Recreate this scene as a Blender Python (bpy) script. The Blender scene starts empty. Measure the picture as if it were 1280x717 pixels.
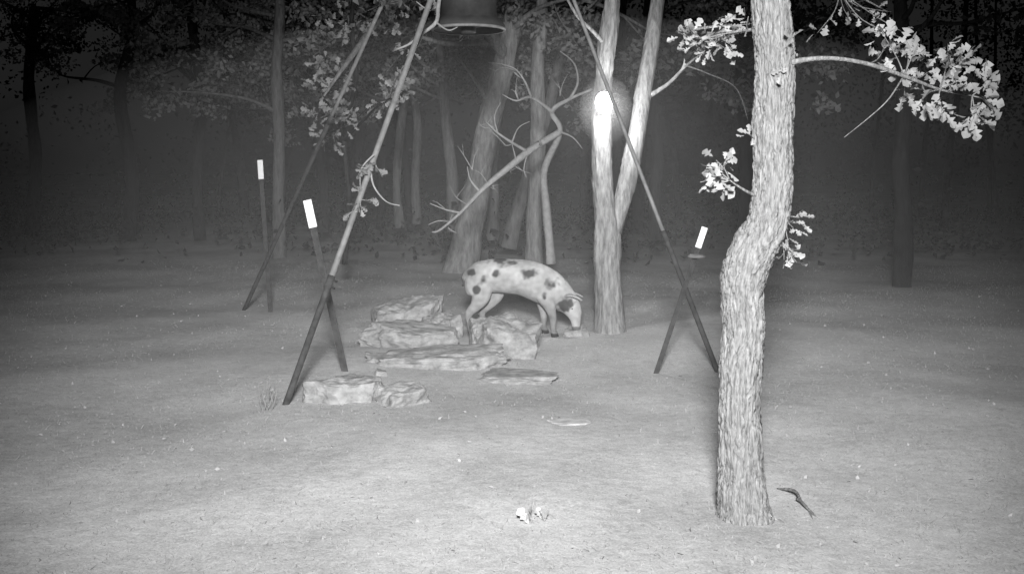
import bpy, bmesh, math, random
import numpy as np
from mathutils import Vector, noise, Matrix
random.seed(7); rng=np.random.default_rng(7)
scene=bpy.context.scene
scene.view_settings.view_transform='Standard'
scene.view_settings.look='None'
scene.view_settings.exposure=0
EYE=1.6; F=1312.0
def S(u,v,d):
    """survey station: sight bearing u, sight elevation v, distance d metres -> world metres"""
    return Vector(((u-640)/F*d, d, EYE+(205-v)/F*d))
def hg(x,y):
    r=np.clip((y-14)/30,0,1)
    return 0.018*np.sin(x*1.7+.4*y)+0.015*np.sin(y*2.3-x*.6)+0.01*np.sin(x*4.1+1)*np.cos(y*3.7)+r*0.25*np.sin(x*.21+1)*np.cos(y*.17)
def G(u,v):
    d=EYE*F/(v-205.0); p=S(u,v,d); p.z=float(hg(p.x,p.y)); return p

# ---------- materials ----------
def mat(name, lo, hi, scale=(8,8,8), bump=0.3, bdist=0.02, rough=0.9, detail=6, spec=0.1, metal=0.0):
    m=bpy.data.materials.new(name); m.use_nodes=True; nt=m.node_tree; n=nt.nodes; L=nt.links
    b=n['Principled BSDF']; b.inputs['Roughness'].default_value=rough
    b.inputs['Specular IOR Level'].default_value=spec; b.inputs['Metallic'].default_value=metal
    tc=n.new('ShaderNodeTexCoord'); mp=n.new('ShaderNodeMapping'); mp.inputs['Scale'].default_value=scale
    nz=n.new('ShaderNodeTexNoise'); nz.inputs['Scale'].default_value=1; nz.inputs['Detail'].default_value=detail; nz.inputs['Roughness'].default_value=.65
    cr=n.new('ShaderNodeValToRGB'); cr.color_ramp.elements[0].position=.3; cr.color_ramp.elements[1].position=.7
    cr.color_ramp.elements[0].color=(lo,lo,lo,1); cr.color_ramp.elements[1].color=(hi,hi,hi,1)
    L.new(tc.outputs['Object'],mp.inputs[0]); L.new(mp.outputs[0],nz.inputs['Vector']); L.new(nz.outputs['Fac'],cr.inputs[0])
    L.new(cr.outputs[0],b.inputs['Base Color'])
    if bump>0:
        bp=n.new('ShaderNodeBump'); bp.inputs['Strength'].default_value=bump; bp.inputs['Distance'].default_value=bdist
        L.new(nz.outputs['Fac'],bp.inputs['Height']); L.new(bp.outputs[0],b.inputs['Normal'])
    return m
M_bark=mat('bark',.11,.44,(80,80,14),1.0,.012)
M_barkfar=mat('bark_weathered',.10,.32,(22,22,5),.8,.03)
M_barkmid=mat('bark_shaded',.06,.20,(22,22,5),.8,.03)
M_barkdark=mat('bark_dark',.012,.045,(22,22,5),.8,.03)  # far and side trunks: weak light put into the bark colour
M_barkpale=mat('bark_pale',.12,.40,(30,30,7),1.0,.02)
M_dead=mat('dead_wood',.22,.38,(20,20,20),.3,.01)
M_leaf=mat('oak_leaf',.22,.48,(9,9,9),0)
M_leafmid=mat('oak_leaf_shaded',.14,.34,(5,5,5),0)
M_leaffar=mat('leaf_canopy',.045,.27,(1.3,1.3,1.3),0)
M_leafdark=mat('leaf_backdrop',.006,.045,(.8,.8,.8),0)  # backdrop leaves darkened in colour to stand for the missing light
M_rock=mat('limestone',.18,.46,(11,11,16),.9,.02)
M_slab=mat('limestone_slab',.32,.62,(14,14,14),.5,.01)
M_grass=mat('grass_blade',.2,.4,(5,5,5),0)
M_pipe=mat('galvanised_pipe',.13,.25,(14,14,14),.2,.005,rough=.6,spec=.3)
M_rust=mat('rusty_steel',.03,.08,(18,18,18),.4,.006,rough=.8)
M_drum=mat('drum_steel',.03,.06,(6,6,6),.2,.005,rough=.6)
M_white=mat('white_paint',.8,.92,(12,12,12),.1,.002,rough=.6)
M_soilleaf=mat('leaf_litter',.2,.5,(11,11,11),0)
M_dark=mat('dark_plastic',.03,.06,(10,10,10),.1,.003)

def ground_mat():
    m=bpy.data.materials.new('ground_soil_grass'); m.use_nodes=True; nt=m.node_tree; n=nt.nodes; L=nt.links
    b=n['Principled BSDF']; b.inputs['Roughness'].default_value=1; b.inputs['Specular IOR Level'].default_value=0
    tc=n.new('ShaderNodeTexCoord')
    def nz(s,d): 
        x=n.new('ShaderNodeTexNoise'); x.inputs['Scale'].default_value=s; x.inputs['Detail'].default_value=d; x.inputs['Roughness'].default_value=.7
        L.new(tc.outputs['Object'],x.inputs['Vector']); return x
    a=nz(.8,6); c=nz(16,8); e=nz(95,4)
    def madd(x,f,y):
        q=n.new('ShaderNodeMath'); q.operation='MULTIPLY_ADD'; L.new(x,q.inputs[0]); q.inputs[1].default_value=f
        if y is None: q.inputs[2].default_value=0
        else: L.new(y,q.inputs[2])
        return q.outputs[0]
    s=madd(a.outputs['Fac'],.35,None); s=madd(c.outputs['Fac'],.22,s); s=madd(e.outputs['Fac'],.43,s)
    cr=n.new('ShaderNodeValToRGB'); cr.color_ramp.elements[0].position=.36; cr.color_ramp.elements[1].position=.64
    cr.color_ramp.elements[0].color=(.28,.28,.28,1); cr.color_ramp.elements[1].color=(.76,.76,.76,1)
    L.new(s,cr.inputs[0]); L.new(cr.outputs[0],b.inputs['Base Color'])
    bp=n.new('ShaderNodeBump'); bp.inputs['Strength'].default_value=.5; bp.inputs['Distance'].default_value=.018
    L.new(c.outputs['Fac'],bp.inputs['Height']); L.new(bp.outputs[0],b.inputs['Normal'])
    return m
M_ground=ground_mat()

# ---------- helpers ----------
def obj(name, me, mats, parent=None, smooth=False):
    o=bpy.data.objects.new(name,me); scene.collection.objects.link(o)
    for m in (mats if isinstance(mats,list) else [mats]): me.materials.append(m)
    if smooth: me.polygons.foreach_set('use_smooth',[True]*len(me.polygons))
    if parent: o.parent=parent
    return o
def empty(name, loc=(0,0,0)):
    o=bpy.data.objects.new(name,None); scene.collection.objects.link(o); o.empty_display_size=.2
    return o
class MB:
    def __init__(s): s.v=[]; s.f=[]; s.m=[]
    def add(s,v,f,mi=0):
        o=len(s.v); s.v.extend(v); s.f.extend([tuple(i+o for i in q) for q in f]); s.m.extend([mi]*len(f))
    def make(s,name,mats,parent=None,smooth=False):
        me=bpy.data.meshes.new(name); me.from_pydata([tuple(x) for x in s.v],[],s.f); 
        o=obj(name,me,mats,parent,smooth)
        me.polygons.foreach_set('material_index',s.m); me.update(); return o
def catmull(P,k):
    out=[]; n=len(P)
    for i in range(n-1):
        p0=P[max(i-1,0)];p1=P[i];p2=P[i+1];p3=P[min(i+2,n-1)]
        for j in range(k):
            t=j/k
            out.append([.5*((2*b)+(-a+c)*t+(2*a-5*b+4*c-d)*t*t+(-a+3*b-3*c+d)*t**3) for a,b,c,d in zip(p0,p1,p2,p3)])
    out.append(list(P[-1])); return out
def tube(mb,pts,rad,sides=8,k=6,bark=0.0,lump=0.0,mi=0,flare=0,seed=0,bf=1.0):
    P=catmull([list(p)+[r] for p,r in zip(pts,rad)],k)
    n=len(P); V=[];Fc=[]; up=Vector((0.13,1,0.07)).normalized(); s=0; prev=None
    for i,p in enumerate(P):
        c=Vector(p[:3]); r=max(p[3],.0008)
        t=(Vector(P[min(i+1,n-1)][:3])-Vector(P[max(i-1,0)][:3])).normalized()
        a=(up-t*up.dot(t)); 
        if a.length<1e-3: a=t.orthogonal()
        a.normalize(); up=a; b=t.cross(a)
        if prev is not None: s+=(c-prev).length
        prev=c
        for j in range(sides):
            th=2*math.pi*j/sides; dr=a*math.cos(th)+b*math.sin(th); rr=r
            if lump: rr*=1+lump*noise.noise(Vector((dr.x*1.3+seed,dr.y*1.3,s*2.2)))*1.6
            if bark:
                ca,sa=math.cos(th),math.sin(th)
                q=Vector((ca*r*60*bf+seed,sa*r*60*bf,s*7.5*bf))
                q+=Vector((noise.noise(q*.9),noise.noise(q*.9+Vector((9,2,4))),noise.noise(q*1.1+Vector((2,7,1)))))*.9
                w=abs(noise.noise(q)); w2=abs(noise.noise(Vector((q.x*2.2,q.y*2.2,q.z*4))+Vector((3,1,7))))
                rr+=bark*(min(w*3.2,1)-.5)+bark*.55*(min(w2*2.5,1)-.5)
            V.append(c+dr*rr)
    for i in range(n-1):
        for j in range(sides):
            j2=(j+1)%sides
            Fc.append((i*sides+j,i*sides+j2,(i+1)*sides+j2,(i+1)*sides+j))
    Fc.append(tuple(range(sides))[::-1]); Fc.append(tuple((n-1)*sides+j for j in range(sides)))
    mb.add(V,Fc,mi)
def rv(): 
    v=Vector((random.gauss(0,1),random.gauss(0,1),random.gauss(0,1))); return v.normalized()
LT=[0,.18,.3,.45,.57,.75,.88,1.0]; LW=[.015,.13,.07,.33,.15,.34,.22,.02]
def oak_leaf(mb,base,dirn,size,mi=0):
    d=dirn.normalized(); n=rv(); w=d.cross(n).normalized(); n=w.cross(d)
    fold=random.uniform(.1,.45); curl=random.uniform(-.25,.35); V=[];Fc=[]
    for t,h in zip(LT,LW):
        h=h*random.uniform(.8,1.15)
        c=base+d*(t*size)-n*(curl*t*t*size)
        V+= [c+w*h*size+n*fold*h*size, c, c-w*h*size+n*fold*h*size]
    for i in range(len(LT)-1):
        a=i*3; Fc+=[(a,a+1,a+4,a+3),(a+1,a+2,a+5,a+4)]
    mb.add(V,Fc,mi)
def sprig(mbW,mbL,p0,p1,nl,size,spread=.05,r=.004,droop=0):
    p0=Vector(p0);p1=Vector(p1); mid=(p0+p1)/2+rv()*(p1-p0).length*.12
    tube(mbW,[p0,mid,p1],[r,r*.75,r*.4],5,4)
    for i in range(nl):
        t=random.uniform(.25,1)**.7
        b=p0.lerp(mid,t*2) if t<.5 else mid.lerp(p1,t*2-1)
        dr=((p1-p0).normalized()*.6+rv()).normalized()
        st=b+dr*spread*random.random()
        oak_leaf(mbL,st,dr+Vector((0,0,-.2)),size*random.uniform(.65,1.2))
def kite_leaves(name,C,size,m,parent=None,flat=0.0):
    C=np.asarray(C); n=len(C)
    a=rng.normal(size=(n,3)); a/=np.linalg.norm(a,axis=1)[:,None]
    b=rng.normal(size=(n,3)); b[:,2]+=flat; w=np.cross(a,b); w/=np.linalg.norm(w,axis=1)[:,None]; nn=np.cross(w,a)
    s=(size*rng.uniform(.6,1.35,n))[:,None]
    v=np.stack([C-a*s*.5, C+w*s*.3+nn*s*.12+a*s*.1, C+a*s*.5, C-w*s*.3+nn*s*.12+a*s*.1],1).reshape(-1,3)
    me=bpy.data.meshes.new(name); me.vertices.add(4*n); me.vertices.foreach_set('co',v.ravel())
    i=np.arange(n)*4; f=np.stack([i,i+1,i+2,i,i+2,i+3],1).ravel()
    me.loops.add(6*n); me.loops.foreach_set('vertex_index',f)
    me.polygons.add(2*n); me.polygons.foreach_set('loop_start',np.arange(2*n)*3); me.polygons.foreach_set('loop_total',np.full(2*n,3))
    me.update(calc_edges=True); return obj(name,me,m,parent)

# ---------- ground ----------
def make_ground():
    N=420; t=np.linspace(-1,1,N); x=np.sinh(t*4.2)/math.sinh(4.2)*140
    ty=np.linspace(-1,1,N); y=7+np.sinh(ty*4.2)/math.sinh(4.2)*150
    X,Y=np.meshgrid(x,y); Z=hg(X,Y)+rng.normal(0,.002,X.shape)
    V=np.stack([X,Y,Z],-1).reshape(-1,3)
    me=bpy.data.meshes.new('ground'); i=(np.arange(N-1)[:,None]*N+np.arange(N-1)[None,:]).ravel()
    f=np.stack([i,i+1,i+N+1,i+N],1)
    me.from_pydata(V.tolist(),[],f.tolist()); obj('ground',me,M_ground,smooth=True)
make_ground()
def make_grass():
    n=90000
    y=2.6+15*rng.random(n)**1.35; x=(rng.random(n)*2-1)*(y*.62+.8)
    keep=(np.sin(x*1.3+y*.8)+np.sin(y*1.9-x*.7)+rng.normal(0,.9,n))>-.5; x=x[keep];y=y[keep]; n=len(x)
    h=rng.uniform(.006,.018,n)*(1+.9*(rng.random(n)<.07)); an=rng.random(n)*math.tau; w=rng.uniform(.0015,.003,n)*(1+y*.08); z=hg(x,y)-.003
    lx=rng.normal(0,.7,n)*h; ly=rng.normal(0,.7,n)*h
    v=np.stack([np.stack([x-np.cos(an)*w,y-np.sin(an)*w,z],1),np.stack([x+np.cos(an)*w,y+np.sin(an)*w,z],1),np.stack([x+lx,y+ly,z+h],1)],1).reshape(-1,3)
    me=bpy.data.meshes.new('grass'); me.vertices.add(3*n); me.vertices.foreach_set('co',v.ravel())
    me.loops.add(3*n); me.loops.foreach_set('vertex_index',np.arange(3*n)); me.polygons.add(n)
    me.polygons.foreach_set('loop_start',np.arange(n)*3); me.polygons.foreach_set('loop_total',np.full(n,3)); me.update(calc_edges=True)
    obj('grass',me,M_grass)
make_grass()
n=1100; yy=3+15*rng.random(n)**1.2; xx=(rng.random(n)*2-1)*(yy*.62+.6)
kite_leaves('fallen_leaves',np.stack([xx,yy,hg(xx,yy)+.004],1),.027,M_soilleaf)

# ---------- generic crown ----------
def limb_crown(W,C,start,direction,length,r0,ncl,clr,nleaf,subs=3):
    p=Vector(start); d=direction.normalized(); pts=[p.copy()]; rad=[r0]; seg=5
    for i in range(seg):
        d=(d+rv()*.28+Vector((0,0,.03))).normalized(); p=p+d*length/seg; pts.append(p.copy()); rad.append(r0*(1-(i+1)/seg*.85))
    tube(W,pts,rad,6,3)
    for s in range(subs):
        k=random.randint(2,seg); q=pts[k]; dd=(d+rv()*.9+Vector((0,0,-.1))).normalized(); l=length*random.uniform(.25,.5)
        e=q+dd*l; m=q.lerp(e,.5)+rv()*l*.12; tube(W,[q,m,e],[rad[k]*.6,rad[k]*.4,.004],5,3)
        for c in range(ncl):
            cc=q.lerp(e,random.uniform(.4,1.1))+rv()*clr*.6
            g=rng.normal(size=(nleaf,3)); g/=np.linalg.norm(g,axis=1)[:,None]; g*=(rng.random(nleaf)**.5*clr)[:,None]; g[:,2]*=.6
            C.append(np.array(cc)+g)
def tree(name,pts,rad,mat_b,limbs=8,zr=(2.6,7),length=2.2,leaf=.1,sides=14,bark=.006,nleaf=45,ncl=3,clr=.33,lm=None,extra=None,k=10,lump=.12,bf=.6):
    e=empty(name); W=MB(); tube(W,pts,rad,sides,k,bark=bark,lump=lump,seed=random.random()*50,bf=bf)
    B=MB(); C=[]
    P=catmull([list(p)+[r] for p,r in zip(pts,rad)],8)
    cand=[p for p in P if zr[0]<=p[2]<=zr[1]]
    for i in range(limbs):
        if not cand: break
        c=random.choice(cand); az=random.random()*math.tau
        limb_crown(B,C,c[:3],Vector((math.cos(az),math.sin(az),random.uniform(-.05,.6))),length*random.uniform(.6,1.2),c[3]*.42,ncl,clr,nleaf)
    if extra: extra(B,C)
    W.make('trunk',mat_b,e,True)
    if B.v: B.make('branches',mat_b,e,True)
    if C: kite_leaves('foliage',np.concatenate(C),leaf,lm or M_leaffar,e)
    return e

# ---------- near oak (right) ----------
D=4.83
def N(u,v,dd=0): return S(u,v,D+dd)
e=empty('oak_tree')
W=MB()
path=[(934,668),(930,640),(927,600),(925,550),(924,500),(927,450),(931,410),(930,375),(932,345),(942,315),(957,285),(965,250),(967,210),(966,165),(968,120),(969,80),(966,40),(962,0),(955,-60),(960,-150),(975,-260)]
wpx=[82,66,56,51,50,50,49,49,53,54,50,47,46,46,45,45,44,42,40,36,28]
tube(W,[N(u,v) for u,v in path],[w/2/F*D for w in wpx],150,28,bark=.0125,lump=.10,seed=3,bf=.9)
W.make('trunk',M_bark,e,True)
B=MB(); Lf=MB()
def br(pts,r0,r1,mb=None,sides=8,j=.0):
    mb=mb if mb is not None else B
    n=len(pts); tube(mb,[Vector(p)+rv()*j for p in pts],[r0+(r1-r0)*i/(n-1) for i in range(n)],sides,6,lump=.25,seed=random.random()*9)
right=[N(972,86),N(1000,76,-.05),N(1040,73,-.08),(N(1085,80,-.05)),N(1130,95,0),N(1175,112,.05),N(1215,120,.1)]
br(right,.017,.004)
def sprays(centers,n_leaf,sz=.066):
    for (src,u,v,dd,nl) in centers:
        sprig(B,Lf,src,N(u,v,dd),nl,sz)
sp=[(right[4],1150,60,.1,16),(right[4],1125,50,.15,16),(right[4],1105,45,.0,12),(right[5],1185,55,.0,16),(right[5],1210,75,.1,18),(right[5],1180,140,.0,14),(right[6],1240,130,.05,18),(right[6],1220,150,.1,16),(right[5],1150,130,-.05,12),(right[4],1130,120,.1,10),(right[6],1235,95,.1,14),(right[4],1160,90,.1,14),(right[3],1105,62,.1,8),(right[5],1200,100,.0,16),(right[6],1215,158,.05,10)]
sprays(sp,0)
br([right[4],N(1110,125,.1),N(1085,148,.1),N(1055,172,.15)],.004,.0015)
left=[N(945,245),N(928,236,-.05),N(912,225,-.08)]
br(left,.008,.004)
sprays([(left[2],u,v,-.08+random.uniform(-.05,.05),7) for u,v in [(895,200),(880,213),(875,228),(905,203),(890,232),(900,215)]],0,.058)
sprays([(N(982,270),u,v,-.02,6) for u,v in [(1000,272),(992,285),(985,300)]]+[(N(975,295),u,v,-.05,7) for u,v in [(990,315),(980,325),(996,328)]]+[(N(945,180),936,168,-.05,4)],0,.05)
ul=[N(960,30),N(935,38,.1),N(905,42,.2),N(872,48,.3),N(845,40,.4)]
br(ul,.010,.003)
sprays([(random.choice(ul[1:]),random.uniform(845,950),random.uniform(15,72),random.uniform(0,.5),8) for _ in range(15)],0,.052)
sprays([(N(970,70),u,v,-.1,6) for u,v in [(985,58),(992,45),(978,88)]],0,.05)
br([N(955,-40),N(1000,-30,.4),N(1060,-10,.8),N(1110,15,1.1)],.012,.003)
sprays([(N(1050,-10,.8),random.uniform(1000,1130),random.uniform(10,50),random.uniform(.8,1.3),5) for _ in range(6)],0,.055)
for i in range(26):
    a=random.random()*math.tau; s=Vector(N(random.uniform(950,968),random.uniform(-240,-90)))
    t=s+Vector((math.cos(a),math.sin(a)*.8,random.uniform(.1,.6)))*random.uniform(.5,1.3)
    sprig(B,Lf,s,t,22,.08,.16,.008)
B.make('branches',M_bark,e,True); Lf.make('foliage',M_leaf,e)

# ---------- forked tree ----------
d=10.2
def K(u,v,dd=0): return S(u,v,d+dd)
def fork_extra(B,C):
    tube(B,[K(768,290),K(778,250,.03),K(786,220,.06),(K(796,170,.1)),K(804,115,.2),K(815,50,.3),K(826,-30,.4),K(842,-140,.6),K(870,-260,.8)],[.07,.085,.09,.085,.08,.075,.065,.05,.03],22,12,bark=.006,lump=.1,seed=5,bf=.7)
    tube(B,[K(808,122,.2),K(835,105,.1),K(858,82,0),K(878,66,0)],[.03,.02,.014,.006],6,5)
    tube(B,[K(858,82,0),K(885,92,.1),K(920,110,.2),K(935,150,.3)],[.01,.007,.005,.003],5,5)
    tube(B,[K(760,60,.0),K(742,40,-.1),K(720,18,-.3),K(700,-20,-.4)],[.03,.02,.016,.01],6,5)
e2=tree('oak_tree',[K(764,425),K(762,400),K(760,350),K(759,300),K(755,250),K(752,200),K(752,130),K(757,70),K(764,11),K(768,-80),K(760,-180),K(740,-280)],[.17,.14,.125,.13,.105,.092,.088,.085,.08,.07,.055,.03],M_barkpale,limbs=9,zr=(3.4,6),length=2.0,leaf=.085,sides=44,bark=.010,nleaf=35,extra=fork_extra,lm=M_leaffar)

# ---------- mid-distance trees ----------
def T(pts,dd,rad,m=M_barkmid,**kw):
    return tree('oak_tree',[S(u,v,dd) for u,v in pts],rad,m,**kw)
def left_extra(B,C):
    tube(B,[S(345,140,18),S(310,124,17.6),S(255,116,17.3),S(195,114,17)],[.04,.03,.02,.008],6,5)
T([(349,330),(348,250),(349,170),(346,90),(350,10),(345,-100),(350,-200)],18,[.13,.1,.1,.095,.09,.07,.04],limbs=13,zr=(2.9,6.5),length=2.8,extra=left_extra)
def lean_extra(B,C):
    tube(B,[S(632,70,16),S(560,-20,14.5),S(490,10,12.5),S(440,70,11.2),S(405,120,10.6)],[.1,.07,.05,.03,.01],7,6)
    tube(B,[S(612,130,16),S(590,95,15.6),S(570,70,15.2)],[.04,.025,.01],6,4)
T([(574,345),(583,300),(600,215),(612,150),(628,90),(640,30),(655,-60),(670,-200)],16,[.27,.23,.19,.18,.16,.14,.11,.05],M_barkfar,limbs=12,zr=(3.0,6.5),length=2.6,extra=lean_extra,sides=26,bark=.012)
T([(668,335),(667,300),(670,230),(673,150),(672,85),(678,10),(670,-100)],15.5,[.15,.125,.12,.11,.1,.09,.05],M_barkfar,limbs=9,zr=(3.2,6),length=2.2,sides=18)
T([(636,310),(645,270),(657,230),(668,190),(690,120),(705,40),(715,-60)],17.5,[.14,.12,.11,.1,.09,.08,.05],limbs=6)
T([(500,285),(496,230),(500,170),(508,100),(505,20),(500,-80)],20,[.1,.08,.08,.075,.07,.05],limbs=9,length=2.4)
T([(521,280),(519,220),(522,160),(515,90),(525,0)],21,[.1,.08,.08,.07,.06],limbs=6)
T([(566,290),(565,220),(556,140),(552,80),(540,0),(530,-70)],19,[.12,.1,.09,.08,.07,.05],limbs=8)
T([(616,300),(617,250),(615,200),(622,140),(610,60)],19,[.12,.1,.1,.09,.06],limbs=5)
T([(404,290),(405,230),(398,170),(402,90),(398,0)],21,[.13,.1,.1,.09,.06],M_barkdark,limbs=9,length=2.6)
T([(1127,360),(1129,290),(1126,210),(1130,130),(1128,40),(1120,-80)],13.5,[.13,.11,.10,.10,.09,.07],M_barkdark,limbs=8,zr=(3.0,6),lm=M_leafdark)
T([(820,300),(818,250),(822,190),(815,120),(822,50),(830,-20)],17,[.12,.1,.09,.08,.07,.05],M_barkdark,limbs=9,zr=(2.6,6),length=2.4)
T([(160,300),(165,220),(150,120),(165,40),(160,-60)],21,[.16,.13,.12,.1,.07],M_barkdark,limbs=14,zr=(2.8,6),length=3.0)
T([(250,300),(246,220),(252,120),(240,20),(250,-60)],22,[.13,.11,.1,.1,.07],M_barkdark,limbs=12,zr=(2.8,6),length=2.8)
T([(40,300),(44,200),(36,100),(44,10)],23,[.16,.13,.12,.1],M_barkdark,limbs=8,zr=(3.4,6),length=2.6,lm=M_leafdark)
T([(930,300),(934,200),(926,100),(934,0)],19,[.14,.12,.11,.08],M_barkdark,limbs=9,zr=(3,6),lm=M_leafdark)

# dead crooked tree with bare boughs
de=empty('dead_tree'); B=MB()
def Q(*a): return [S(u,v,dd) for u,v,dd in a]
def bb(p,r0,r1): br(p,r0,r1,B,7)
bb(Q((688,330,13),(684,270,13),(680,215,12.8),(700,165,12.5),(690,140,12.4),(712,124,12.3),(740,112,12.2)),.06,.012)
bb(Q((700,165,12.5),(660,190,12.3),(630,214,12.1),(600,240,12),(575,266,12),(550,287,11.9),(540,290,11.9)),.045,.008)
bb(Q((575,266,12),(557,262,11.9),(537,254,11.9)),.016,.004)
bb(Q((562,277,12),(548,276,11.8),(535,281,11.8)),.012,.004)
bb(Q((557,262,11.9),(548,254,11.8),(541,251,11.7)),.008,.003)
bb(Q((600,240,12),(588,225,12),(584,208,12)),.015,.005)
bb(Q((660,190,12.3),(640,178,12.1),(622,166,12),(607,152,12)),.025,.005)
bb(Q((640,178,12.1),(648,160,12),(662,152,11.9)),.012,.004)
bb(Q((622,166,12),(618,146,12),(626,128,12)),.01,.003)
bb(Q((690,140,12.4),(664,122,12.2),(645,126,12),(628,118,12)),.022,.005)
bb(Q((664,122,12.2),(655,100,12),(640,84,12),(610,78,12)),.016,.004)
bb(Q((660,190,12.3),(655,210,12.2),(658,222,12.2)),.01,.004)
bb(Q((712,124,12.3),(722,104,12.2),(718,80,12.1),(700,64,12)),.02,.005)
bb(Q((700,165,12.5),(716,172,12.3),(728,186,12.3)),.015,.004)
bb(Q((645,200,12.2),(640,180,12.1)),.01,.004)
for (u,v) in [(610,230),(585,256),(640,205),(675,180),(618,160),(648,125),(632,182),(655,100),(700,120),(590,212),(630,84),(560,285)]:
    a=S(u,v,12.15); q=a
    for s in range(random.randint(1,3)):
        ee=a+Vector((random.uniform(-.25,.25),random.uniform(-.15,.15),random.uniform(-.12,.28))); mm_=a.lerp(ee,.5)+rv()*.04
        bb([a,mm_,ee],.007,.002)
        bb([mm_,mm_+Vector((random.uniform(-.12,.12),0,random.uniform(0,.14)))],.004,.0015)
B.make('branches',M_dead,de,True)

# leafy oak sapling left of feeder
hb=empty('oak_sapling'); B=MB(); Lf=MB()
bb(Q((430,330,12.5),(436,250,12.4),(430,170,12.2),(445,100,12),(440,20,11.8),(455,-60,11.6)),.035,.02)
bb(Q((430,170,12.2),(415,140,11.5),(402,115,11.2)),.02,.006)
bb(Q((430,175,12.2),(455,150,11.5),(478,128,11),(500,118,10.8)),.02,.005)
bb(Q((404,170,11.4),(425,160,11.4),(446,148,11.5),(462,132,11.3)),.008,.004)
for i in range(22):
    u=random.uniform(388,440); v=random.uniform(70,180); s=S(415+random.uniform(-8,8),v+10,11.5); sprig(B,Lf,s,S(u,v,11.2+random.uniform(-.3,.4)),9,.10,.08)
for i in range(12):
    u=random.uniform(470,520); v=random.uniform(85,145); sprig(B,Lf,S(490,125,11),S(u,v,10.9+random.uniform(-.3,.4)),8,.09,.08)
for i in range(14):
    u=random.uniform(400,600); v=random.uniform(-20,70); s=S(u+random.uniform(-20,20),v-25,11.8); sprig(B,Lf,s,S(u,v,11.6+random.uniform(-.4,.4)),8,.10,.1)
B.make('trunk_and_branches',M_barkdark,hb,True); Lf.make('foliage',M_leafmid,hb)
tb=empty('dead_branch'); B=MB()
bb(Q((552,-25,8.7),(548,8,8.6),(545,28,8.5),(528,42,8.5),(512,55,8.5),(495,62,8.5)),.022,.006)
bb(Q((528,42,8.5),(522,58,8.5),(508,70,8.5)),.01,.003)
bb(Q((545,28,8.5),(560,38,8.4),(572,34,8.4)),.01,.004)
bb(Q((548,8,8.6),(535,12,8.6),(520,2,8.6)),.01,.004)
B.make('wood',M_dead,tb,True)

# ---------- distant forest ----------
W=MB(); C=[]
for i in range(30):
    y=random.uniform(24,40); x=random.uniform(-1,1)*(y*.75); z=float(hg(x,y)); r=random.uniform(.06,.16)
    l=random.uniform(-.9,.9)
    tube(W,[(x,y,z-.1),(x+l*.3,y,z+2),(x+l,y,z+4.5),(x+l*1.2,y,z+8)],[r*1.2,r,r*.85,r*.5],7,3)
    for c in range(38):
        cx=x+random.gauss(0,1.9); cz=z+random.uniform(1.4,9); cy=y+random.gauss(0,1.2)
        g=rng.normal(size=(34,3))*.38; C.append(np.array((cx,cy,cz))+g)
for i in range(230):
    y=random.uniform(17,32); x=random.uniform(-1,1)*y*.75; h=random.uniform(.3,1.6)
    g=rng.normal(size=(36,3))*np.array((.5,.3,.3*h)); C.append(np.array((x,y,.4*h+float(hg(x,y))))+g)
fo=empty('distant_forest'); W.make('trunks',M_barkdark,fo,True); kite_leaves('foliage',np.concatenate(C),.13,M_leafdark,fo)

# ---------- tripod feeder ----------
fe=empty('game_feeder')
def leg(foot,top,name,split,rp=.021,rs=.027):
    mb=MB()
    m=foot.lerp(top,split)
    foot2=foot+(foot-top).normalized()*.06
    tube(mb,[foot2,foot2.lerp(m,.5),m],[rs]*3,12,4,mi=0)
    tube(mb,[m-(top-m).normalized()*.01,m.lerp(top,.5),top],[rp]*3,12,4,mi=1)
    tube(mb,[m-(top-m).normalized()*.05,m+(top-m).normalized()*.04],[rs*1.18]*2,12,2,mi=0)
    q=(top-m).normalized().orthogonal().normalized()
    for dd in (-.03,.02):
        c=m+(top-m).normalized()*dd; tube(mb,[c,c+q*.06],[.007,.007],6,1,mi=0)
    mb.make(name,[M_rust,M_pipe],fe,True)
f1=G(305,387); f2=G(357,505); f3=G(897,462)
t1=S(548,-150,9.15); t2=S(592,-150,8.6); t3=S(659,-150,8.9)
leg(f1,t1,'leg_1',.50,.019,.023); leg(f2,t2,'leg_2',.20,.022,.023); leg(f3,t3,'leg_3',.26,.016,.021)
def lathe(mb,c,prof,sides=48,mi=0):
    V=[];Fc=[]
    for r,z in prof:
        for j in range(sides):
            t=j/sides*math.tau; V.append(Vector(c)+Vector((r*math.cos(t),r*math.sin(t),z)))
    for i in range(len(prof)-1):
        for j in range(sides):
            j2=(j+1)%sides; Fc.append((i*sides+j,i*sides+j2,(i+1)*sides+j2,(i+1)*sides+j))
    mb.add(V,Fc,mi)
fc=Vector((-.37,8.9,2.74)); mb=MB()
lathe(mb,fc,[(.001,.02),(.10,.02),(.22,.055),(.285,.06),(.29,.0),(.305,-.005),(.312,.01),(.308,.035),(.275,.075),(.240,.10),(.238,.30),(.247,.31),(.247,.33),(.238,.34),(.238,.60),(.247,.61),(.247,.63),(.238,.64),(.238,.88),(.25,.89),(.25,.92),(.13,.97),(.001,.98)])
mb.make('drum',M_drum,fe,True)
mb=MB(); lathe(mb,fc+Vector((0,0,-.012)),[(.296,.0),(.316,.0),(.322,.012),(.316,.022),(.305,.022)],48); mb.make('drum_rim',M_pipe,fe,True)
mb=MB(); lathe(mb,fc+Vector((0,0,-.035)),[(.001,0),(.06,0),(.065,.01),(.065,.06),(.001,.06)],24); mb.make('spinner_motor',M_drum,fe)
mb=MB()
for t in (t1,t2,t3):
    tube(mb,[t,fc+Vector((0,0,1.26))],[.016,.016],8,2)
tube(mb,[fc+Vector((0,0,.97)),fc+Vector((0,0,1.30))],[.03,.03],10,2)
mb.make('hanging_bracket',M_rust,fe)
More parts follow.
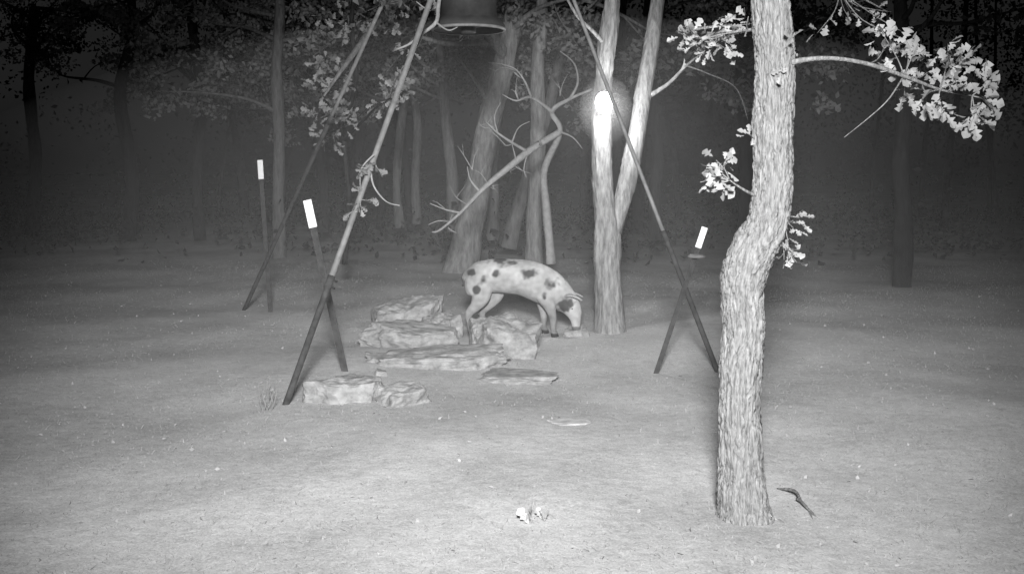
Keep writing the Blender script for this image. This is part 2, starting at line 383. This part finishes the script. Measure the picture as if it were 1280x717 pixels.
# vine caught on leg 2
vi=empty('hanging_vine'); B=MB(); Lf=MB()
def onleg(t): return f2.lerp(t2,t)
c=onleg(.40)
for i in range(9):
    s=onleg(random.uniform(.33,.43)); sprig(B,Lf,s,s+Vector((random.uniform(-.1,.1),-.06,random.uniform(-.14,.08))),6,.06,.03)
bb([c,c+Vector((.03,-.03,-.13)),c+Vector((.12,-.03,-.24)),c+Vector((.22,-.03,-.27))],.008,.004)
bb([c+Vector((.03,-.03,.1)),c+Vector((-.06,-.03,0)),c+Vector((-.07,-.03,-.14))],.007,.003)
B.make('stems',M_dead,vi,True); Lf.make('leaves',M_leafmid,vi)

# ---------- T posts ----------
def tpost(foot,top,wh,s=1.0):
    e=empty('steel_fence_post'); ax=(top-foot).normalized(); L=(top-foot).length
    x=Vector((1,0,0)); x=(x-ax*x.dot(ax)).normalized(); y=ax.cross(x)
    prof=[(-.024,-.004),(.024,-.004),(.024,.004),(.004,.006),(.004,.036),(-.004,.036),(-.004,.006),(-.024,.004)]
    def ext(mb,a,b,sc=1,mi=0,off=0):
        V=[foot+ax*z+x*(px*sc*s)+y*((py)*sc*s) for z in (a,b) for px,py in prof]; n=8
        mb.add(V,[(j,(j+1)%n,n+(j+1)%n,n+j) for j in range(n)]+[tuple(range(n))[::-1],tuple(range(n,2*n))],mi)
    mb=MB(); ext(mb,-.15,L-wh)
    for i in range(int((L-wh)/.055)):
        z=.04+i*.055; c=foot+ax*z-y*.006
        V=[c+x*a+ax*b-y*cc for cc in (0,.007) for a,b in ((-.011,-.006),(.011,-.006),(.011,.006),(-.011,.006))]
        mb.add(V,[(0,1,2,3),(7,6,5,4),(0,4,5,1),(1,5,6,2),(2,6,7,3),(3,7,4,0)])
    mb.make('post',M_rust,e)
    mb=MB(); ext(mb,L-wh,L,1.25); o=mb.make('painted_tip',M_white,e)
a=G(338,391); tpost(a,S(325,200,a.y),.205,.95)
b=G(431,467); tpost(b,S(384,250,b.y+.05),.215,1.05)
c=G(820,462); tpost(c,S(881,284,c.y+.1),.17,.8)
mb=MB(); p=c.lerp(S(881,284,c.y+.1),.80); lathe(mb,p+Vector((.01,0,0)),[(.001,-.015),(.06,-.012),(.075,0),(.05,.015),(.001,.02)],16)
mb.make('post_clip',M_pipe,bpy.data.objects['steel_fence_post.002'],True)

# ---------- rocks ----------
def rock(u,vb,w,h,dp,seed,rot=0,yoff=0,name='boulder',tilt=0,cuts=13,edge=.62,m=None):
    R=random.Random(int(seed*100)); mb=MB()
    p=G(u,vb); p.y+=dp/2+yoff; p.z=float(hg(p.x,p.y))
    bm=bmesh.new(); bmesh.ops.create_icosphere(bm,subdivisions=6 if w>.2 else 4,radius=1.35)
    planes=[]
    for i in range(cuts):
        a=R.uniform(0,math.tau); z=R.uniform(-.25,.5); n_=Vector((math.cos(a),math.sin(a),z)).normalized(); planes.append((n_,R.uniform(edge,1.02)))
    planes.append((Vector((R.uniform(-.12,.12),R.uniform(-.2,0),1)).normalized(),.62)); planes.append((Vector((R.uniform(-.4,.4),-.5,1)).normalized(),.78))
    s=Vector((seed*3.1,seed*1.7,seed)); V=[]
    for q in bm.verts:
        c=q.co.copy()
        for _ in range(2):
            for n_,dd in planes:
                t=c.dot(n_)-dd
                if t>0: c-=n_*t*.82
        c+=c.normalized()*(.15*noise.noise(c*1.9+s)+.07*noise.noise(c*5+s)+.03*noise.noise(c*13+s))
        v=Vector((c.x*w/1.75,c.y*dp/1.75,c.z*h/.8+.10*h)); v.z+=v.x*tilt
        V.append(p+Matrix.Rotation(rot,3,'Z')@v)
    Fc=[tuple(x.index for x in f.verts) for f in bm.faces]; bm.free(); mb.add(V,Fc); mb.make(name,m or M_rock,None,True)
rock(507,424,.68,.27,.55,1.3,yoff=.35,tilt=.08)
rock(548,428,.34,.20,.4,1.9,yoff=.2)
rock(512,440,.90,.17,.5,2.1,tilt=-.05,name='flat_rock')
rock(545,464,1.0,.11,.5,3.7,rot=.1,tilt=.04,name='flat_rock')
rock(638,450,.52,.28,.50,4.4,tilt=-.10)
rock(606,440,.28,.24,.35,4.9)
rock(650,476,.60,.045,.35,5.2,name='flat_rock')
rock(440,505,.46,.15,.30,6.6,rot=.08,tilt=-.05)
rock(500,508,.36,.11,.26,7.7,rot=-.1,name='flat_rock')
rock(716,534,.27,.012,.14,8.8,name='flat_rock',m=M_slab)
rock(724,418,.24,.09,.25,10.3)
for i in range(6):
    u=random.gauss(520,60); v=random.uniform(425,480); sz=random.uniform(.04,.10)
    rock(u,v,sz*1.5,sz*.4,sz,20+i*.37,name='stone',rot=random.random()*3)

# ---------- hog ----------
def hog():
    e=empty('spotted_hog'); bm=bmesh.new()
    def loft(sec,sides=20):
        rings=[]; S2=catmull(sec,4); n=len(S2)
        for i,s in enumerate(S2):
            a=Vector(S2[max(i-1,0)][:3]); b=Vector(S2[min(i+1,n-1)][:3]); t=(b-a).normalized()
            lat=Vector((0,1,0)); lat=(lat-t*lat.dot(t)).normalized(); nn=t.cross(lat)
            rings.append([bm.verts.new(Vector(s[:3])+lat*(s[3]*math.cos(q))+nn*(s[4]*math.sin(q))) for q in [j/sides*math.tau for j in range(sides)]])
        for i in range(n-1):
            for j in range(sides): bm.faces.new((rings[i][j],rings[i][(j+1)%sides],rings[i+1][(j+1)%sides],rings[i+1][j]))
        bm.faces.new(rings[0][::-1]); bm.faces.new(rings[-1])
    loft([(-.445,0,.50,.03,.04),(-.425,0,.515,.08,.09),(-.35,0,.53,.14,.145),(-.22,0,.555,.155,.16),(-.06,0,.56,.165,.165),(.10,0,.545,.168,.17),(.22,0,.51,.165,.18),(.34,0,.455,.145,.175),(.43,-.01,.40,.12,.15),(.50,-.02,.34,.098,.125),(.555,-.03,.285,.085,.10),(.59,-.04,.225,.066,.078),(.605,-.045,.165,.047,.055),(.61,-.05,.11,.04,.042),(.612,-.05,.075,.042,.044),(.612,-.05,.066,.035,.038)],28)
    def hind(dx,y):
        loft([(-.30+dx,y*.6,.56,.06,.11),(-.27+dx,y*.85,.46,.08,.135),(-.25+dx,y,.37,.062,.095),(-.30+dx,y,.28,.04,.056),(-.365+dx,y,.205,.029,.038),(-.355+dx,y,.12,.024,.027),(-.345+dx,y,.055,.026,.03),(-.33+dx,y,.035,.03,.036),(-.325+dx,y,0.0,.032,.042)],16)
    def fore(dx,y):
        loft([(.30+dx*.3,y*.7,.48,.06,.12),(.31+dx*.5,y*.9,.38,.065,.1),(.325+dx*.8,y,.29,.045,.06),(.345+dx,y,.19,.031,.036),(.345+dx,y,.165,.031,.036),(.345+dx,y,.10,.024,.027),(.35+dx,y,.05,.026,.03),(.36+dx,y,.03,.03,.035),(.365+dx,y,0,.031,.04)],16)
    hind(-.04,-.095); hind(.07,.095); fore(.05,-.10); fore(-.05,.10)
    for sy in (-1,1):
        loft([(.515,-.025+sy*.06,.385,.03,.028),(.555,-.03+sy*.095,.395,.05,.013),(.60,-.03+sy*.115,.39,.05,.011),(.645,-.03+sy*.125,.37,.03,.010),(.675,-.03+sy*.128,.35,.011,.008)],12)
    me=bpy.data.meshes.new('body_src'); bm.to_mesh(me); bm.free()
    o=obj('tmp',me,M_white); 
    m=o.modifiers.new('r','REMESH'); m.mode='VOXEL'; m.voxel_size=.0075
    m=o.modifiers.new('s','SMOOTH'); m.factor=.5; m.iterations=6
    dg=bpy.context.evaluated_depsgraph_get(); me2=bpy.data.meshes.new_from_object(o.evaluated_get(dg)); bpy.data.objects.remove(o)
    me2.materials.clear()
    spots=[(-.09,.71,.09,.05),(-.26,.53,.06,.04),(-.38,.60,.045,.035),(-.32,.44,.03,.045),(-.13,.60,.035,.03),(.19,.60,.065,.035),(.40,.50,.06,.04),(.50,.28,.05,.09),(.32,.38,.022,.03),(.56,.32,.03,.05)]
    ca=me2.color_attributes.new('coat','FLOAT_COLOR','POINT')
    for i,v in enumerate(me2.vertices):
        c=v.co; nv=noise.noise(c*11)*1.1+noise.noise(c*30)*.5
        sh=0.05 if c.y>0 else 0
        best=min(math.hypot((c.x-sx-sh)/rx,(c.z-sz)/rz) for sx,sz,rx,rz in spots)
        k=min(max((best+nv-.55)/.8,0),1)
        al=.075+(.42-.075)*k
        al*=1-.35*noise.noise(c*7)-.25*noise.noise(c*25)
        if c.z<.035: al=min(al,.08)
        if c.z<.40 and c.x<.5: al*=.45+.55*max(c.z,0)/.40  # shade of underside and legs put into the coat colour
        if c.x>.57 and c.z<.10: al=min(al,.15)
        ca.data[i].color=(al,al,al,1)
    m=bpy.data.materials.new('hog_coat'); m.use_nodes=True; nt=m.node_tree; b=nt.nodes['Principled BSDF']; b.inputs['Roughness'].default_value=.8; b.inputs['Specular IOR Level'].default_value=.1
    at=nt.nodes.new('ShaderNodeAttribute'); at.attribute_name='coat'; nt.links.new(at.outputs['Color'],b.inputs['Base Color'])
    nz=nt.nodes.new('ShaderNodeTexNoise'); nz.inputs['Scale'].default_value=110; bp=nt.nodes.new('ShaderNodeBump'); bp.inputs['Strength'].default_value=.7; bp.inputs['Distance'].default_value=.01
    nt.links.new(nz.outputs['Fac'],bp.inputs['Height']); nt.links.new(bp.outputs[0],b.inputs['Normal'])
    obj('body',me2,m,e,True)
    mb=MB(); tube(mb,[(-.435,0,.58),(-.465,-.01,.57),(-.475,-.015,.53),(-.465,-.02,.49),(-.47,-.02,.46)],[.014,.011,.008,.007,.013],8,5); mb.make('tail',M_rust,e,True)
    mb=MB()
    for sy in (-1,1):
        lathe(mb,(.575,-.035+sy*.068,.27),[(.0005,-.01),(.007,-.007),(.01,0),(.007,.007),(.0005,.01)],10)
    mb.make('eyes',M_dark,e,True)
    e.location=(0,10.0,float(hg(0,10))-.005); e.rotation_euler=(0,0,math.radians(-5))
hog()

# ---------- glowing box added for the bright reflection on forked tree ----------
le=empty('trunk_glare'); lp=S(753,130,10.2)-Vector((0,.15,0))
def box(mb,c,sx,sy,sz,bev=.01,mi=0):
    bm=bmesh.new(); bmesh.ops.create_cube(bm,size=1)
    for v in bm.verts: v.co=Vector((v.co.x*sx,v.co.y*sy,v.co.z*sz))
    bmesh.ops.bevel(bm,geom=bm.edges[:],offset=bev,segments=2,affect='EDGES')
    bm.verts.index_update()
    mb.add([Vector(c)+v.co for v in bm.verts],[tuple(x.index for x in f.verts) for f in bm.faces],mi); bm.free()
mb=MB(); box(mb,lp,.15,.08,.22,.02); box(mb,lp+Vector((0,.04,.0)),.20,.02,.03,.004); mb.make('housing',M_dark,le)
em=bpy.data.materials.new('glare_emitter'); em.use_nodes=True; b=em.node_tree.nodes['Principled BSDF']; b.inputs['Emission Color'].default_value=(1,1,1,1); b.inputs['Emission Strength'].default_value=25
mb=MB(); 
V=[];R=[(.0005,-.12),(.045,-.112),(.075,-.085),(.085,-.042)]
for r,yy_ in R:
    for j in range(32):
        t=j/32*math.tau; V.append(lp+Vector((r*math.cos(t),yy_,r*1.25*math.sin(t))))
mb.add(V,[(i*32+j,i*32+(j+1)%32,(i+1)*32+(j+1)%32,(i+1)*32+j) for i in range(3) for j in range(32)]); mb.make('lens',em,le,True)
pl=bpy.data.lights.new('glare_fill_light','POINT'); pl.energy=42; pl.shadow_soft_size=.04; po=bpy.data.objects.new('glare_fill_light',pl); scene.collection.objects.link(po); po.location=lp+Vector((0,-.20,-.06)); po.parent=le  # added light that brightens the trunk round the glare

# ---------- weeds, sticks, scraps ----------
B=MB(); p=G(335,512)
for i in range(8):
    b0=p+Vector((random.uniform(-.03,.03),random.uniform(-.03,.03),0)); tpp=b0+Vector((random.uniform(-.06,.06),random.uniform(-.05,.05),random.uniform(.12,.25)))
    tube(B,[b0,b0.lerp(tpp,.5)+rv()*.01,tpp],[.003,.0025,.0012],4,3)
    for j in range(3): oak_leaf(B,b0.lerp(tpp,random.uniform(.4,1)),rv()+Vector((0,0,.6)),random.uniform(.02,.035))
B.make('weed_plant',M_leafmid)
B=MB(); p=G(670,652)
for i in range(8): oak_leaf(B,p+Vector((random.uniform(-.04,.04),random.uniform(-.04,.04),.005)),rv()*.7+Vector((0,-.1,.9)),random.uniform(.045,.08))
B.make('pale_leaf_sprig',M_slab)
B=MB()
a=G(1022,640); b_=G(972,603)
tube(B,[a,a.lerp(b_,.35)+Vector((0,0,.02)),a.lerp(b_,.7)+Vector((0.03,0,.03)),b_],[.004,.007,.008,.005],8,5,lump=.4)
tube(B,[a.lerp(b_,.5)+Vector((0,0,.02)),a.lerp(b_,.5)+Vector((.02,-.1,.015)),a.lerp(b_,.4)+Vector((.0,-.2,.0))],[.006,.005,.003],6,4)
B.make('fallen_branch',M_barkfar,None,True)

# ---------- light ----------
w=bpy.data.worlds.new('World'); scene.world=w; w.use_nodes=True; nt=w.node_tree
bg=nt.nodes['Background']; sk=nt.nodes.new('ShaderNodeTexSky'); sk.sky_type='NISHITA'; sk.sun_disc=False; sk.sun_elevation=math.radians(3); sk.sun_rotation=math.radians(180)
bw=nt.nodes.new('ShaderNodeRGBToBW'); nt.links.new(sk.outputs[0],bw.inputs[0]); nt.links.new(bw.outputs[0],bg.inputs[0]); bg.inputs[1].default_value=.005
sl=bpy.data.lights.new('infrared_flash','SPOT'); sl.energy=690; sl.spot_size=math.radians(60); sl.spot_blend=1; sl.shadow_soft_size=.4
sl.use_nodes=True; nt=sl.node_tree; em2=nt.nodes['Emission']; lf=nt.nodes.new('ShaderNodeLightFalloff'); lf.inputs['Strength'].default_value=1
nt.links.new(lf.outputs['Linear'],em2.inputs['Strength'])
so=bpy.data.objects.new('infrared_flash',sl); scene.collection.objects.link(so); so.location=(0,-.8,3.0)
so.rotation_euler=(Vector((.1,7.0,.45))-so.location).to_track_quat('-Z','Y').to_euler()
# scattering volumes added for haze over the clearing and a halo round the glare
def haze_volume(name,c,r,dens):
    mm=bpy.data.materials.new(name); mm.use_nodes=True; nt=mm.node_tree; nt.nodes.clear()
    o_=nt.nodes.new('ShaderNodeOutputMaterial'); vs=nt.nodes.new('ShaderNodeVolumeScatter'); vs.inputs['Density'].default_value=dens; nt.links.new(vs.outputs[0],o_.inputs['Volume'])
    bm=bmesh.new(); bmesh.ops.create_icosphere(bm,subdivisions=4,radius=1)
    for v in bm.verts: v.co=Vector((c[0]+v.co.x*r[0],c[1]+v.co.y*r[1],c[2]+v.co.z*r[2]))
    me=bpy.data.meshes.new(name); bm.to_mesh(me); bm.free(); obj(name,me,mm)
haze_volume('clearing_haze',(.2,12,.4),(6.5,8,2.7),.020)
haze_volume('glare_halo',tuple(lp+Vector((0,-.18,-.08))),(.25,.25,.33),.10)

cam=bpy.data.cameras.new('Camera'); co=bpy.data.objects.new('Camera',cam); scene.collection.objects.link(co); scene.camera=co
co.location=(0,0,EYE); co.rotation_euler=(math.pi/2,0,0); cam.sensor_width=36; cam.lens=36*F/1280; cam.shift_y=-(358.5-205)/1280; cam.clip_end=500; cam.clip_start=.05
